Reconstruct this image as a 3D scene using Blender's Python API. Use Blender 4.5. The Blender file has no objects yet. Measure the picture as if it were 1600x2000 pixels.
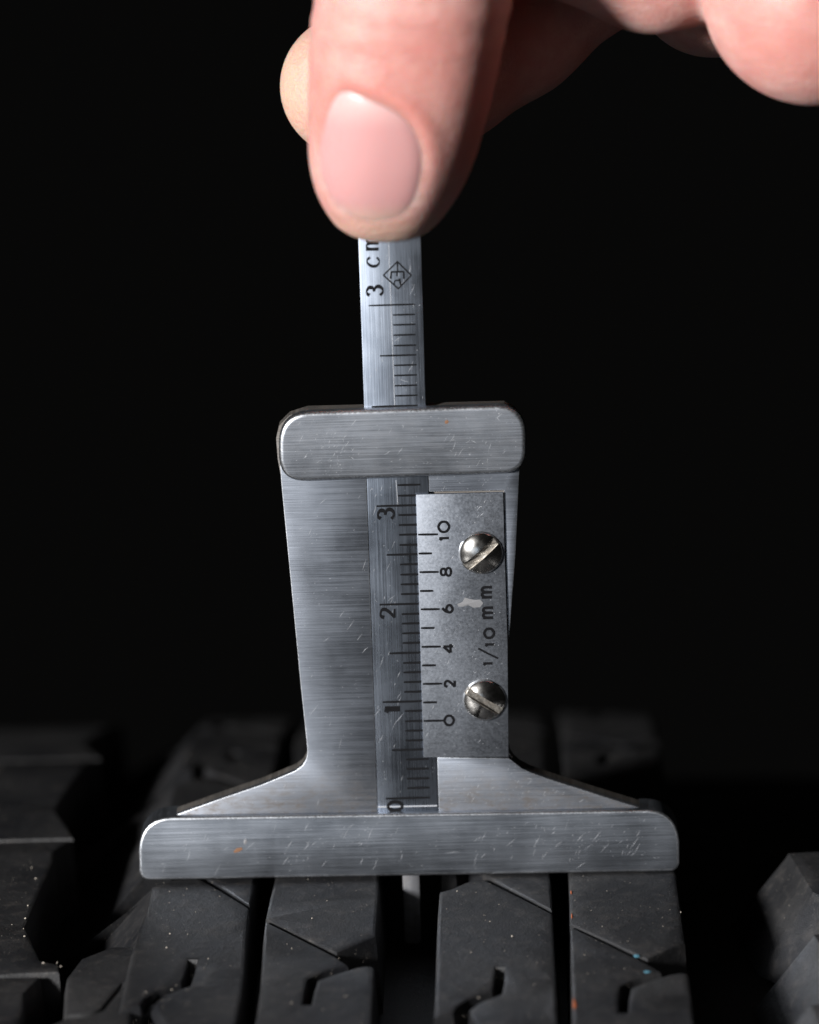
import bpy, bmesh, math, random
import numpy as np
from mathutils import Vector, Matrix

random.seed(7); rng = np.random.RandomState(7)
MM = 0.001
scene = bpy.context.scene
COL = scene.collection

# ------------------------------------------------------------------ camera
# gauge frame: X right, Y away, Z up, origin under the middle of the foot bar (mm)
D0 = 520.0
PITCH, YAW, ROLL = 0.2690749, 0.0222280, 0.0316741
AIM = np.array([1.0921, 0.0, 37.4152])
FPX = 10443.99                      # focal length in photo pixels (1600 wide)
CAM = AIM + D0 * np.array([math.sin(YAW) * math.cos(PITCH), -math.cos(YAW) * math.cos(PITCH), math.sin(PITCH)])

def _rot(a, b, c):
    ca, sa, cb, sb, cc, sc = math.cos(a), math.sin(a), math.cos(b), math.sin(b), math.cos(c), math.sin(c)
    Rx = np.array([[1, 0, 0], [0, ca, -sa], [0, sa, ca]])
    Ry = np.array([[cb, 0, sb], [0, 1, 0], [-sb, 0, cb]])
    Rz = np.array([[cc, -sc, 0], [sc, cc, 0], [0, 0, 1]])
    return Rz @ Rx @ Ry
RC = _rot(-PITCH, ROLL, YAW)        # columns: right, forward, up

cd = bpy.data.cameras.new('camera')
cd.sensor_fit = 'HORIZONTAL'; cd.sensor_width = 24.0
cd.lens = FPX * 24.0 / 1600.0
cd.clip_start = 0.02; cd.clip_end = 50
cd.dof.use_dof = True
cd.dof.focus_distance = 0.5205
cd.dof.aperture_fstop = 13.5
cd.dof.aperture_blades = 0
cam = bpy.data.objects.new('camera', cd); COL.objects.link(cam)
m = Matrix.Identity(4)
for i in range(3):
    m[i][0] = RC[i, 0]; m[i][1] = RC[i, 2]; m[i][2] = -RC[i, 1]; m[i][3] = CAM[i] * MM
cam.matrix_world = m
scene.camera = cam

# ------------------------------------------------------------------ world, lamps, exposure
w = bpy.data.worlds.new('World'); scene.world = w; w.use_nodes = True
bg = w.node_tree.nodes['Background']
bg.inputs[0].default_value = (1.0, 0.98, 0.95, 1); bg.inputs[1].default_value = 0.0022

def lamp(name, pos, target, size, energy, color, shape='DISK', size_y=None):
    l = bpy.data.lights.new(name, 'AREA'); l.shape = shape; l.size = size
    if size_y: l.size_y = size_y
    l.energy = energy; l.color = color
    o = bpy.data.objects.new(name, l); COL.objects.link(o)
    o.location = pos
    o.rotation_euler = (Vector(target) - Vector(pos)).to_track_quat('-Z', 'Y').to_euler()
    return o
def polar(az, el, dist):            # az: degrees left of straight-on, el: above horizon
    a, e = math.radians(az), math.radians(el)
    return (-dist * math.cos(e) * math.sin(a), -dist * math.cos(e) * math.cos(a), dist * math.sin(e) + 0.04)
lamp('key_lamp', polar(40, 14.5, 1.0), (0, 0, 0.04), 0.14, 23.0, (1.0, 0.985, 0.97))
lamp('added_fill', polar(18, -2, 1.1), (0, 0, 0.05), 0.4, 0.27, (0.70, 0.84, 1.0), 'RECTANGLE', 0.3)  # added fill with no seen source, gives the steel something to reflect

vs = scene.view_settings
vs.view_transform = 'Standard'; vs.look = 'None'; vs.exposure = 0; vs.gamma = 1
scene.render.engine = 'CYCLES'

# ------------------------------------------------------------------ pixel helpers
def at(px, Y=0.0):
    """photo pixel -> point (mm) on the plane Y = const of the gauge frame"""
    v = RC @ np.array([(px[0] - 800) / FPX, 1.0, -(px[1] - 1000) / FPX])
    t = (Y - CAM[1]) / v[1]
    return CAM + v * t
TR, TY, TZ = 330.0, 1.4, -0.06      # tyre radius; contact line
def tread_at(px, h=0.0):
    v = RC @ np.array([(px[0] - 800) / FPX, 1.0, -(px[1] - 1000) / FPX])
    o = CAM - np.array([0, TY, TZ - TR])
    a = v[1] ** 2 + v[2] ** 2; b = o[1] * v[1] + o[2] * v[2]; c = o[1] ** 2 + o[2] ** 2 - (TR + h) ** 2
    s = (-b - math.sqrt(max(b * b - a * c, 0))) / a
    q = o + v * s
    return np.array([q[0], TR * math.atan2(q[1], q[2])])

# ------------------------------------------------------------------ object helpers
def mesh_obj(name, verts, faces, mat, parent=None, smooth=None, offset=None):
    me = bpy.data.meshes.new(name)
    me.from_pydata([tuple(float(c) * MM for c in v) for v in verts], [], [tuple(int(i) for i in f) for f in faces])
    me.validate()
    return finish(name, me, mat, parent, smooth)
def finish(name, me, mat, parent, smooth):
    if smooth is not None:
        me.shade_smooth()
        me.set_sharp_from_angle(angle=math.radians(smooth))
    me.update()
    me.materials.append(mat)
    o = bpy.data.objects.new(name, me); COL.objects.link(o)
    if parent is not None:
        o.parent = parent
        if parent.parent is None: o.location = -Vector(parent.location)
    return o
def bm_obj(name, bm, mat, parent=None, smooth=None):
    bmesh.ops.recalc_face_normals(bm, faces=bm.faces[:])
    bmesh.ops.scale(bm, vec=(MM, MM, MM), verts=bm.verts[:])
    me = bpy.data.meshes.new(name); bm.to_mesh(me); bm.free()
    return finish(name, me, mat, parent, smooth)
def thing(name, loc, label, cat, group=None):
    o = bpy.data.objects.new(name, None); COL.objects.link(o)
    o.location = loc; o.empty_display_size = 0.01
    o['label'] = label; o['category'] = cat
    if group: o['group'] = group
    return o

def slab(poly, y0, y1, bevel=0.15, seg=2, back_bevel=0.0):
    """poly: list of (x, z) mm; front face at y0 (towards the camera), back at y1"""
    bm = bmesh.new()
    f = [bm.verts.new((x, y0, z)) for x, z in poly]
    b = [bm.verts.new((x, y1, z)) for x, z in poly]
    n = len(poly)
    ff = bm.faces.new(f); bm.faces.new(b[::-1])
    for i in range(n):
        bm.faces.new((f[i], b[i], b[(i + 1) % n], f[(i + 1) % n]))
    bmesh.ops.recalc_face_normals(bm, faces=bm.faces[:])
    if bevel:
        bmesh.ops.bevel(bm, geom=[e for e in ff.edges], offset=bevel, segments=seg, profile=0.55, affect='EDGES', clamp_overlap=True)
    return bm
def worn_edge_glints(o, mat):  # bevel faces get the lighter steel that stands in for edge highlights
    o.data.materials.append(mat)
    for p in o.data.polygons:
        if p.normal.y < -0.12 and p.normal.y > -0.985: p.material_index = 1
    return o
def P(pts, Y=0.0):
    out = []
    for p in pts:
        q = at(p, Y); out.append((q[0], q[2]))
    return out
def rounded(poly, radii, k=7):
    """round the corners of a polygon (px); radii per corner"""
    out = []; n = len(poly)
    for i in range(n):
        p0, p1, p2 = [np.array(poly[j % n], float) for j in (i - 1, i, i + 1)]
        r = radii[i]
        if r <= 0: out.append(tuple(p1)); continue
        d0 = (p0 - p1) / np.linalg.norm(p0 - p1); d1 = (p2 - p1) / np.linalg.norm(p2 - p1)
        a, c = p1 + d0 * r, p1 + d1 * r
        for j in range(k + 1):
            t = j / k
            # blend of quadratic bezier pulled to a circle-like arc
            q = (1 - t) ** 2 * a + 2 * t * (1 - t) * (p1 * 0.88 + (a + c) * 0.06) + t ** 2 * c
            out.append(tuple(q))
    return out

# ------------------------------------------------------------------ materials
class NT:
    def __init__(s, name):
        s.m = bpy.data.materials.new(name); s.m.use_nodes = True
        s.t = s.m.node_tree; s.t.nodes.clear()
        s.out = s.t.nodes.new('ShaderNodeOutputMaterial')
        s.b = s.t.nodes.new('ShaderNodeBsdfPrincipled')
        s.t.links.new(s.b.outputs[0], s.out.inputs[0])
        s.co = s.t.nodes.new('ShaderNodeTexCoord').outputs['Object']
    def n(s, typ, **kw):
        nd = s.t.nodes.new(typ)
        for k, v in kw.items(): setattr(nd, k, v)
        return nd
    def link(s, a, b): s.t.links.new(a, b)
    def mapping(s, scale=(1, 1, 1), rot=(0, 0, 0), loc=(0, 0, 0)):
        nd = s.n('ShaderNodeMapping'); s.link(s.co, nd.inputs[0])
        nd.inputs['Scale'].default_value = scale; nd.inputs['Rotation'].default_value = rot; nd.inputs['Location'].default_value = loc
        return nd.outputs[0]
    def noise(s, vec, scale=1, detail=3, rough=0.55):
        nd = s.n('ShaderNodeTexNoise'); s.link(vec, nd.inputs['Vector'])
        nd.inputs['Scale'].default_value = scale; nd.inputs['Detail'].default_value = detail; nd.inputs['Roughness'].default_value = rough
        return nd.outputs['Fac']
    def ramp(s, fac, lo, hi, a=0.0, b=1.0):
        nd = s.n('ShaderNodeMapRange'); s.link(fac, nd.inputs[0])
        for i, v in enumerate((lo, hi, a, b)): nd.inputs[i + 1].default_value = v
        return nd.outputs[0]
    def mix(s, fac, a, b):
        nd = s.n('ShaderNodeMix', data_type='RGBA')
        if isinstance(fac, (int, float)): nd.inputs[0].default_value = fac
        else: s.link(fac, nd.inputs[0])
        for v, i in ((a, 6), (b, 7)):
            if isinstance(v, tuple): nd.inputs[i].default_value = v + (1,)
            else: s.link(v, nd.inputs[i])
        return nd.outputs[2]
    def math(s, op, a, b=None):
        nd = s.n('ShaderNodeMath', operation=op)
        for v, i in ((a, 0), (b, 1)):
            if v is None: continue
            if isinstance(v, (int, float)): nd.inputs[i].default_value = v
            else: s.link(v, nd.inputs[i])
        return nd.outputs[0]
    def bump(s, h, strength, dist, prev=None):
        nd = s.n('ShaderNodeBump'); s.link(h, nd.inputs['Height'])
        nd.inputs['Strength'].default_value = strength; nd.inputs['Distance'].default_value = dist
        if prev is not None: s.link(prev, nd.inputs['Normal'])
        return nd.outputs[0]
    def set(s, **kw):
        for k, v in kw.items():
            i = s.b.inputs[k.replace('_', ' ')]
            if isinstance(v, (int, float)): i.default_value = v
            elif isinstance(v, tuple): i.default_value = v + ((1,) if len(v) == 3 and i.type == 'RGBA' else ())
            else: s.link(v, i)
        return s

def steel(name, base, rough, brush='x', streak=0.5, grime=0.0, grime_z=None, speck=0.5, bump=0.25, aniso=0.0, polish=None):
    t = NT(name)
    fine = {'x': (110, 110, 9500), 'z': (9500, 110, 110), 'n': (5000, 5000, 5000)}[brush]
    coarse = {'x': (50, 50, 2400), 'z': (2400, 50, 50), 'n': (700, 700, 700)}[brush]
    f = t.noise(t.mapping(fine), 1, 4, 0.6)
    c = t.noise(t.mapping(coarse), 1, 3, 0.6)
    patch = t.noise(t.mapping((120, 120, 120)), 1, 4, 0.6)
    dark = tuple(v * (1 - 0.55 * streak) for v in base)
    lite = tuple(min(1, v * (1 + 0.22 * streak)) for v in base)
    s = t.math('ADD', t.math('MULTIPLY', f, 0.72), t.math('MULTIPLY', c, 0.28))
    col = t.mix(t.ramp(s, 0.36, 0.64), dark, lite)
    col = t.mix(t.ramp(patch, 0.35, 0.75, 0, 0.35), col, tuple(v * 0.72 for v in base))
    r = t.math('ADD', t.ramp(patch, 0.3, 0.7, rough - 0.06, rough + 0.08), t.ramp(f, 0.3, 0.7, -0.05, 0.05))
    # tiny nicks that scatter light
    v = t.n('ShaderNodeTexVoronoi'); t.link(t.mapping((2600, 2600, 2600)), v.inputs['Vector']); v.inputs['Scale'].default_value = 1
    nick = t.math('MULTIPLY', t.ramp(v.outputs['Distance'], 0.16, 0.05), t.ramp(t.noise(t.mapping((500, 500, 500)), 1, 3), 0.54, 0.66))
    nick = t.math('MULTIPLY', nick, speck)
    col = t.mix(nick, col, (0.85, 0.85, 0.86))
    metal = t.math('SUBTRACT', 1.0, t.math('MULTIPLY', nick, 0.75))
    if grime:
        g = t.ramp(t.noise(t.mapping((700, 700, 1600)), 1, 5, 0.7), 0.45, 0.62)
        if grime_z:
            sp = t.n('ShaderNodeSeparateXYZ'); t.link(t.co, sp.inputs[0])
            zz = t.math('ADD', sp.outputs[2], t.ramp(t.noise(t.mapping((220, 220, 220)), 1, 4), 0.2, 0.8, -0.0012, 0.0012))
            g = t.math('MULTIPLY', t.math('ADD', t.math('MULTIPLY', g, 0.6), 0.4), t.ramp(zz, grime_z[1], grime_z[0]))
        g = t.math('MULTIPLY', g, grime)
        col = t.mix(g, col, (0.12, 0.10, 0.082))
        metal = t.math('MULTIPLY', metal, t.math('SUBTRACT', 1.0, t.math('MULTIPLY', g, 0.25)))
        r = t.math('ADD', r, t.math('MULTIPLY', g, 0.15))
    if polish:      # rubbed smoother where it slides in the channel
        sz = t.n('ShaderNodeSeparateXYZ'); t.link(t.co, sz.inputs[0])
        r = t.math('ADD', r, t.ramp(sz.outputs[2], polish[0], polish[1], polish[2], 0.0))
    nrm = t.bump(f, bump, 0.00002)
    nrm = t.bump(c, bump * 0.6, 0.00004, nrm)
    t.set(Base_Color=col, Metallic=metal, Roughness=r, Normal=nrm)
    if aniso:
        t.set(Anisotropic=aniso)
        tg = t.n('ShaderNodeTangent', direction_type='RADIAL', axis='Z' if brush == 'x' else 'X')
        t.link(tg.outputs[0], t.b.inputs['Tangent'])
    return t.m

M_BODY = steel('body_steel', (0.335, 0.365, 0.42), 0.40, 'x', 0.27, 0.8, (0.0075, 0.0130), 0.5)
M_BAR = steel('bar_steel', (0.36, 0.39, 0.44), 0.355, 'x', 0.27, 0, None, 0.55)
M_CAP = steel('cap_steel', (0.38, 0.405, 0.45), 0.41, 'x', 0.28, 0.12, None, 0.8)
M_BLADE = steel('blade_steel', (0.50, 0.56, 0.66), 0.355, 'z', 0.28, 0, None, 0.4, polish=(0.036, 0.052, -0.085))
M_PROBE = steel('probe_steel', (0.27, 0.275, 0.295), 0.52, 'z', 0.4, 0.3, None, 0.5)
M_VERN = steel('vernier_steel', (0.32, 0.345, 0.39), 0.43, 'n', 0.16, 0.03, None, 0.5, 0.18)
M_EDGE = steel('worn_edge_glint', (0.72, 0.75, 0.80), 0.34, 'n', 0.5, 0, None, 0.6)  # burnished bevels, coloured brighter so the edge highlight is painted in
M_SIDE = steel('side_steel', (0.34, 0.32, 0.30), 0.55, 'x', 0.5, 0.5, None, 0.4)

def plain(name, col, rough, metal=0.0, **kw):
    t = NT(name); t.set(Base_Color=col, Roughness=rough, Metallic=metal, **kw); return t.m
M_INK = plain('black_fill', (0.006, 0.006, 0.007), 0.30)
M_SCR = plain('scratch_metal', (0.74, 0.76, 0.80), 0.42, 0.72)
M_SCRD = plain('scratch_dark', (0.10, 0.09, 0.085), 0.6, 0.4)
M_RUST = plain('rust_fleck', (0.17, 0.085, 0.045), 0.8)
M_RESID = plain('chalky_residue', (0.27, 0.27, 0.28), 0.55, 0.65)
def screw_mat():
    t = NT('screw_nickel')
    f = t.noise(t.mapping((2500, 2500, 2500)), 1, 4, 0.6)
    c = t.noise(t.mapping((600, 600, 600)), 1, 3, 0.6)
    t.set(Base_Color=t.mix(t.ramp(c, 0.3, 0.7), (0.80, 0.785, 0.76), (0.66, 0.64, 0.61)), Metallic=1.0,
          Roughness=t.ramp(c, 0.3, 0.7, 0.13, 0.26), Normal=t.bump(f, 0.35, 0.00002))
    return t.m
M_SCREW = screw_mat()
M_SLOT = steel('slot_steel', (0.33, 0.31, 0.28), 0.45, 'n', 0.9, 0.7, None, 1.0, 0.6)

def rubber(name, base, worn):
    t = NT(name)
    big = t.noise(t.mapping((90, 90, 90)), 1, 5, 0.6)
    mid = t.noise(t.mapping((700, 700, 700)), 1, 4, 0.6)
    fine = t.noise(t.mapping((5200, 5200, 5200)), 1, 3, 0.6)
    col = t.mix(t.ramp(big, 0.35, 0.68), base, worn)
    col = t.mix(t.ramp(mid, 0.52, 0.76, 0, 0.75), col, (worn[0] * 2.0, worn[1] * 1.85, worn[2] * 1.7))
    v = t.n('ShaderNodeTexVoronoi'); t.link(t.mapping((1500, 1500, 1500)), v.inputs['Vector']); v.inputs['Scale'].default_value = 1
    dot = t.math('MULTIPLY', t.ramp(v.outputs['Distance'], 0.13, 0.05), t.ramp(t.noise(t.mapping((380, 380, 380)), 1, 3), 0.47, 0.57))
    col = t.mix(t.math('MULTIPLY', dot, 0.5), col, (0.30, 0.27, 0.23))
    nrm = t.bump(fine, 0.6, 0.00008)
    nrm = t.bump(mid, 0.35, 0.0003, nrm)
    t.set(Base_Color=col, Roughness=t.ramp(big, 0.3, 0.7, 0.42, 0.62), Normal=nrm)
    t.b.inputs['Specular IOR Level'].default_value = 0.5
    return t.m
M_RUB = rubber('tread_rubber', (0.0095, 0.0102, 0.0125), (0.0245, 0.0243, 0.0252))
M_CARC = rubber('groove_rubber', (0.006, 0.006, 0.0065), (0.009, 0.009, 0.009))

# ------------------------------------------------------------------ tyre
tyre = thing('tyre', (0, TY * MM, (TZ - 2 * TR) * MM), 'black rubber tyre with ribbed tread and narrow sipes under the gauge', 'tyre')
DEPTH = 8.0
def wrap(u, v, h):
    a = v / TR
    return (u, TY + (TR + h) * math.sin(a), TZ - TR + (TR + h) * math.cos(a))

def offset_poly(poly, d):
    """poly CCW; positive d moves inwards; d may be per edge (edge i: i -> i+1)"""
    n = len(poly); out = []
    dd = d if hasattr(d, '__len__') else [d] * n
    nr = []
    for i in range(n):
        e = np.subtract(poly[(i + 1) % n], poly[i]); L = np.hypot(*e) or 1e-9
        nr.append(np.array([-e[1], e[0]]) / L)
    for i in range(n):
        n0, n1 = nr[i - 1], nr[i]; d0, d1 = dd[i - 1], dd[i]
        c = n0[0] * n1[1] - n0[1] * n1[0]
        if abs(c) < 0.08:
            s = (n0 * d0 + n1 * d1) / 2
        else:
            s = np.array([(d0 * n1[1] - d1 * n0[1]) / c, (n0[0] * d1 - n1[0] * d0) / c])
            lim = 2.2 * max(abs(d0), abs(d1))
            L = np.hypot(*s)
            if L > lim: s = s * lim / L
        out.append(tuple(np.add(poly[i], s)))
    return out
def area(poly):
    return 0.5 * sum(poly[i][0] * poly[(i + 1) % len(poly)][1] - poly[(i + 1) % len(poly)][0] * poly[i][1] for i in range(len(poly)))
def tread_block(poly, top=0.0, bot=-DEPTH, draft=None, name='tread_block', mat=None, edge=0.34):
    if area(poly) < 0: poly = poly[::-1]
    n = len(poly)
    dr = []
    for i in range(n):
        a, b = np.array(poly[i]), np.array(poly[(i + 1) % n])
        e = b - a; nn = np.array([e[1], -e[0]]) / (np.hypot(*e) or 1)
        dr.append(-(draft(0.5 * (a + b), nn) if draft else 0.45))
    r0 = offset_poly(poly, edge); r1 = offset_poly(poly, edge * 0.3); r2 = poly
    r3 = offset_poly(poly, dr)
    bm = bmesh.new()
    rings = []
    for ring, h in ((r0, top), (r1, top - edge * 0.25), (r2, top - edge * 0.9), (r3, bot)):
        rings.append([bm.verts.new((p[0], p[1], h)) for p in ring])
    bm.faces.new(rings[0])
    for a, b in zip(rings[:-1], rings[1:]):
        for i in range(n):
            j = (i + 1) % n
            bm.faces.new((a[i], b[i], b[j], a[j]))
    bm.normal_update()
    bmesh.ops.triangulate(bm, faces=bm.faces[:], ngon_method='EAR_CLIP')
    vmin = min(v.co.y for v in bm.verts); vmax = max(v.co.y for v in bm.verts)
    k = math.floor(vmin / 4) * 4 + 4
    while k < vmax:
        bmesh.ops.bisect_plane(bm, geom=bm.verts[:] + bm.edges[:] + bm.faces[:], plane_co=(0, k, 0), plane_no=(0, 1, 0), dist=1e-4)
        k += 4
    for v in bm.verts:
        v.co = wrap(*v.co)
    return bm_obj(name, bm, mat or M_RUB, tyre, smooth=38)

# carcass: full ring, groove floor with rounded shoulders and side walls
prof = [(-112, -120), (-118, -80), (-112, -45), (-98, -24), (-84, -14), (-62, -9.3), (-40, -8.2), (-20, -DEPTH), (0, -DEPTH), (20, -DEPTH), (40, -8.2), (62, -9.3), (84, -14), (98, -24), (112, -45), (118, -80), (112, -120)]
vv, ff = [], []
NS = 200
for i in range(NS):
    for (u, h) in prof: vv.append(wrap(u, TR * 2 * math.pi * i / NS, h))
k = len(prof)
for i in range(NS):
    for j in range(k - 1):
        a, b = i * k + j, ((i + 1) % NS) * k + j
        ff.append((a, a + 1, b + 1, b))
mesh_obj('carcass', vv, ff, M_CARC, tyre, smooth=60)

def lin(a, b, v):   # edge u as a function of v: traced at v=-3 and v=-37, constant behind
    t = min(1.0, max(0.0, (-3 - v) / 34.0)); return a + (b - a) * t
EDGE = {
    '1L': lambda v: -25.6 - (0.3 if v < -10 else 0.0) - max(0, (-v - 4)) * 0.03,
    '1R': lambda v: lin(-15.3, -15.9, v) + 0.25 * math.sin(v / 6.0) * (1 if -40 < v < 0 else 0.6),
    '2L': lambda v: lin(-13.5, -14.2, v) + 0.25 * math.sin(v / 6.0 + 0.5),
    '2R': lambda v: lin(-3.03, -3.2, v),
    '3L': lambda v: lin(3.11, 2.51, v) + 0.12 * math.sin(v / 7.0),
    '3R': lambda v: lin(13.88, 14.15, v),
    '4L': lambda v: lin(15.74, 15.48, v),
    '4R': lambda v: lin(26.32, 26.74, v),
}
PER = 38.0
SW = 0.72        # sipe width
def edge_pts(key, v0, v1, step=5.0):
    n = max(1, int(abs(v1 - v0) / step))
    return [(EDGE[key](v0 + (v1 - v0) * i / n), v0 + (v1 - v0) * i / n) for i in range(n + 1)]

def slit(path, w0, w1):
    """down one side of a path, round the tip, back up the other side"""
    left, right = [], []
    n = len(path)
    for i, p in enumerate(path):
        a = np.array(path[max(i - 1, 0)]); b = np.array(path[min(i + 1, n - 1)])
        d = (b - a) / np.hypot(*(b - a)); nn = np.array([-d[1], d[0]])
        w = w0 + (w1 - w0) * i / (n - 1)
        left.append(tuple(np.array(p) + nn * w / 2)); right.append(tuple(np.array(p) - nn * w / 2))
    return left, right[::-1]

def block_right_void(kL, kR, o, ov, ob):
    """rib whose voids open on the right edge. o: v shift of the crossing above, ob: of the crossing below"""
    dx = EDGE[kR](-20) + 3.1
    pts = []
    # crossing above, lower side: from left groove to void
    xs, ys = EDGE[kL](-12 + o), -12.3 + o
    pts.append((xs, ys - SW / 2))
    pts.append((-6.9 + dx, -21.35 + o - SW / 2))
    pts.append((-5.6 + dx, -23.9 + o))
    l, r = slit([(-5.2 + dx, -24.1 + o), (-7.2 + dx, -25.4 + o), (-8.9 + dx, -27.0 + o), (-9.15 + dx, -29.5 + o), (-9.3 + dx, -32.3 + o)], 1.15, 0.85)
    pts += [q for q in r[::-1]][1:] + l[::-1][:-1]
    pts.append((-4.7 + dx, -24.35 + o))
    pts.append((-3.9 + dx, -24.1 + o))
    pts += edge_pts(kR, -24.4 + o, -17.2 + ob)
    pts.append((-6.75 + dx, -20.9 + ob))
    pts.append((EDGE[kL](-12 + ob), -12.3 + ob + SW / 2))
    pts += edge_pts(kL, -12.3 + ob + SW / 2, -12.3 + o - SW / 2)[1:-1]
    return pts
def block_left_void(kL, kR, o, ob, d2=0.0):
    """rib whose voids open on the left edge; crossing above at o, crossing below at ob = o - PER"""
    dx = EDGE[kL](0) - 3.1
    pts = []
    # crossing above lower side, left to right : void front edge, then sipe to the right groove
    pts.append((EDGE[kL](-6 + o), -5.9 + o))
    pts.append((4.0 + dx, -5.2 + o))
    pts.append((6.3 + dx, -2.5 + o))
    pts.append((7.4 + dx, -2.35 + o - SW / 2))
    pts.append((EDGE[kR](-12 + o), -12.1 + o - SW / 2 + d2))
    # down the right edge
    pts += edge_pts(kR, -12.4 + o + d2, -12.1 + ob + SW / 2 + d2)[1:]
    pts.append((7.6 + dx, -2.1 + ob + SW / 2))
    # hook slit leaves the void of the crossing below and climbs into this block
    l, r = slit([(5.0 + dx, 3.2 + ob), (5.3 + dx, 4.0 + ob), (6.3 + dx, 5.6 + ob), (8.5 + dx, 7.3 + ob), (8.75 + dx, 10.0 + ob), (8.85 + dx, 12.9 + ob)], 1.5, 0.8)
    pts.append((6.3 + dx, 1.6 + ob))
    pts += r[::-1][1:] + l[::-1][:-1]
    pts.append((4.4 + dx, 3.0 + ob))
    pts.append((EDGE[kL](2 + ob), 2.2 + ob))
    pts += edge_pts(kL, 2.6 + ob, -6.2 + o)
    return pts

def left_slope(c, nn):
    return 8.3 if nn[0] < -0.75 and c[0] < -23 else 0.5
for i in range(-1, 4):
    o = PER * i
    tread_block(block_right_void('2L', '2R', o, 0, o - PER))
    # rib four sits slightly nearer
    pr = block_right_void('2L', '2R', o, 0, o - PER)
    pts = []
    for (x, y) in pr:
        f = (x - EDGE['2L'](y)) / (EDGE['2R'](y) - EDGE['2L'](y))
        y2 = y - 3.2
        pts.append((EDGE['4L'](y2) + f * (EDGE['4R'](y2) - EDGE['4L'](y2)), y2))
    tread_block(pts)
    tread_block(block_left_void('3L', '3R', o, o - PER))
    pr = block_left_void('3L', '3R', o, o - PER)
    pts = []
    for (x, y) in pr:
        f = (x - EDGE['3L'](y)) / (EDGE['3R'](y) - EDGE['3L'](y))
        y2 = y + 3.4
        pts.append((EDGE['1L'](y2) + f * (EDGE['1R'](y2) - EDGE['1L'](y2)), y2))
    tread_block(pts, draft=left_slope)
    # shallow floors of the voids
    tread_block([(-6.4, -20.2 + o), (-3.6, -17.6 + o), (-3.5, -25.2 + o), (-6.0, -24.4 + o)], top=-2.6, name='void_floor')
    tread_block([(23.0, -23.6 + o), (26.0, -21.0 + o), (26.2, -28.6 + o), (23.2, -27.8 + o)], top=-2.8, name='void_floor')
    tread_block([(3.7, -5 + o), (6.6, -2 + o), (6.2, 3 + o), (3.8, 2.5 + o)], top=-3.0, name='void_floor')
    tread_block([(-25.2, -2 + o), (-21.5, 1 + o), (-22, 6.5 + o), (-25.0, 6 + o)], top=-3.0, name='void_floor')

# tie blocks and shoulder blocks (left)
for o in (0, PER, 2 * PER, -PER):
    if o <= 0: tread_block([(-25.8, -17.0 + o), (-28.6, -16.8 + o), (-31.4, -19.6 + o), (-32.45, -24 + o), (-32.0, -32.2 + o), (-30.0, -31.9 + o), (-28.7, -30.8 + o), (-27.1, -25.4 + o), (-25.8, -24.8 + o)],
                top=-0.55, draft=lambda c, nn: 1.6 if nn[0] < -0.3 else 0.5, name='tie_block')
    if o <= 0: tread_block([(-25.8, -25.3 + o), (-26.9, -26.0 + o), (-28.5, -31.4 + o), (-29.9, -32.7 + o), (-31.9, -33.0 + o), (-34.5, -35.5 + o), (-33.5, -41 + o), (-25.8, -42 + o)],
                top=-0.5, name='tie_block')
    tread_block([(-64, 13.4 + o), (-34.9, 13.2 + o), (-36.2, 9.6 + o), (-36.0, 6.0 + o), (-37.3, -12.8 + o), (-35.2, -21.0 + o), (-33.4, -22.0 + o), (-33.2, -24.0 + o), (-64, -24.0 + o)][:6] +
                ([(-33.4, -22.0 + o), (-33.2, -23.8 + o), (-37.6, -24.0 + o), (-38.6, -24.2 + o)] if o == 0 else [(-34.6, -24.2 + o)]) + [(-64, -24.2 + o)],
                draft=lambda c, nn: 0.3, name='shoulder_block')
    if o <= 0:   # in front of the open notch
        tread_block([(-38.9, -24.5 + o), (-64, -24.5 + o), (-64, -36.0 + o), (-38.9, -35.6 + o)], top=-0.4, draft=lambda c, nn: 0.2, name='shoulder_block')
    # right shoulder
    if o > 0: continue
    tread_block([(37.4, 3.9 + o), (64, 6.0 + o), (64, -9.6 + o), (41.2, -10.8 + o), (39.2, -8.0 + o)],
                draft=lambda c, nn: 5.5 if nn[0] < -0.55 else (3.0 if nn[1] < -0.5 else 0.5), name='shoulder_block', edge=1.1)
    tread_block([(38.6, -18.6 + o), (64, -13.6 + o), (64, -30.0 + o), (41.0, -31.0 + o), (40.0, -26.0 + o)],
                draft=lambda c, nn: 5.5 if nn[0] < -0.55 else 0.8, name='shoulder_block', edge=1.1)

# wear bar in the centre groove
tread_block([(-2.0, -29.0), (2.2, -29.0), (2.2, -33.0), (-2.0, -33.0)], top=-5.2, name='wear_indicator', draft=lambda c, nn: 0.6)

# paint flecks and dust
def blob(name, u, v, h, su, sv, mat, wallx=False):
    pts = []
    n = 9
    for i in range(n):
        a = 2 * math.pi * i / n; r = 0.7 + 0.5 * rng.rand()
        pts.append((math.cos(a) * r, math.sin(a) * r))
    vs_, fs_ = [], []
    for (a, b) in pts:
        vs_.append(wrap(u + (0.0 if wallx else a * su), v + a * sv if wallx else v + b * sv, h + (b * su if wallx else 0)))
    c = wrap(u - (0.05 if wallx else 0), v, h + (0 if wallx else 0.06)); vs_.append(c)
    for i in range(n): fs_.append((i, (i + 1) % n, n))
    return mesh_obj(name, vs_, fs_, mat, tyre)
M_ORANGE = plain('orange_paint', (0.42, 0.10, 0.025), 0.6)
M_BLUE = plain('blue_paint', (0.10, 0.27, 0.36), 0.5)
for px, su, sv in (((1113, 1744), 0.09, 0.6), ((1114, 1790), 0.10, 0.7), ((1119, 1962), 0.16, 1.1)):
    q = tread_at(px); blob('paint_fleck', q[0] + 0.16, q[1], 0.03, su, sv, M_ORANGE)
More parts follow.
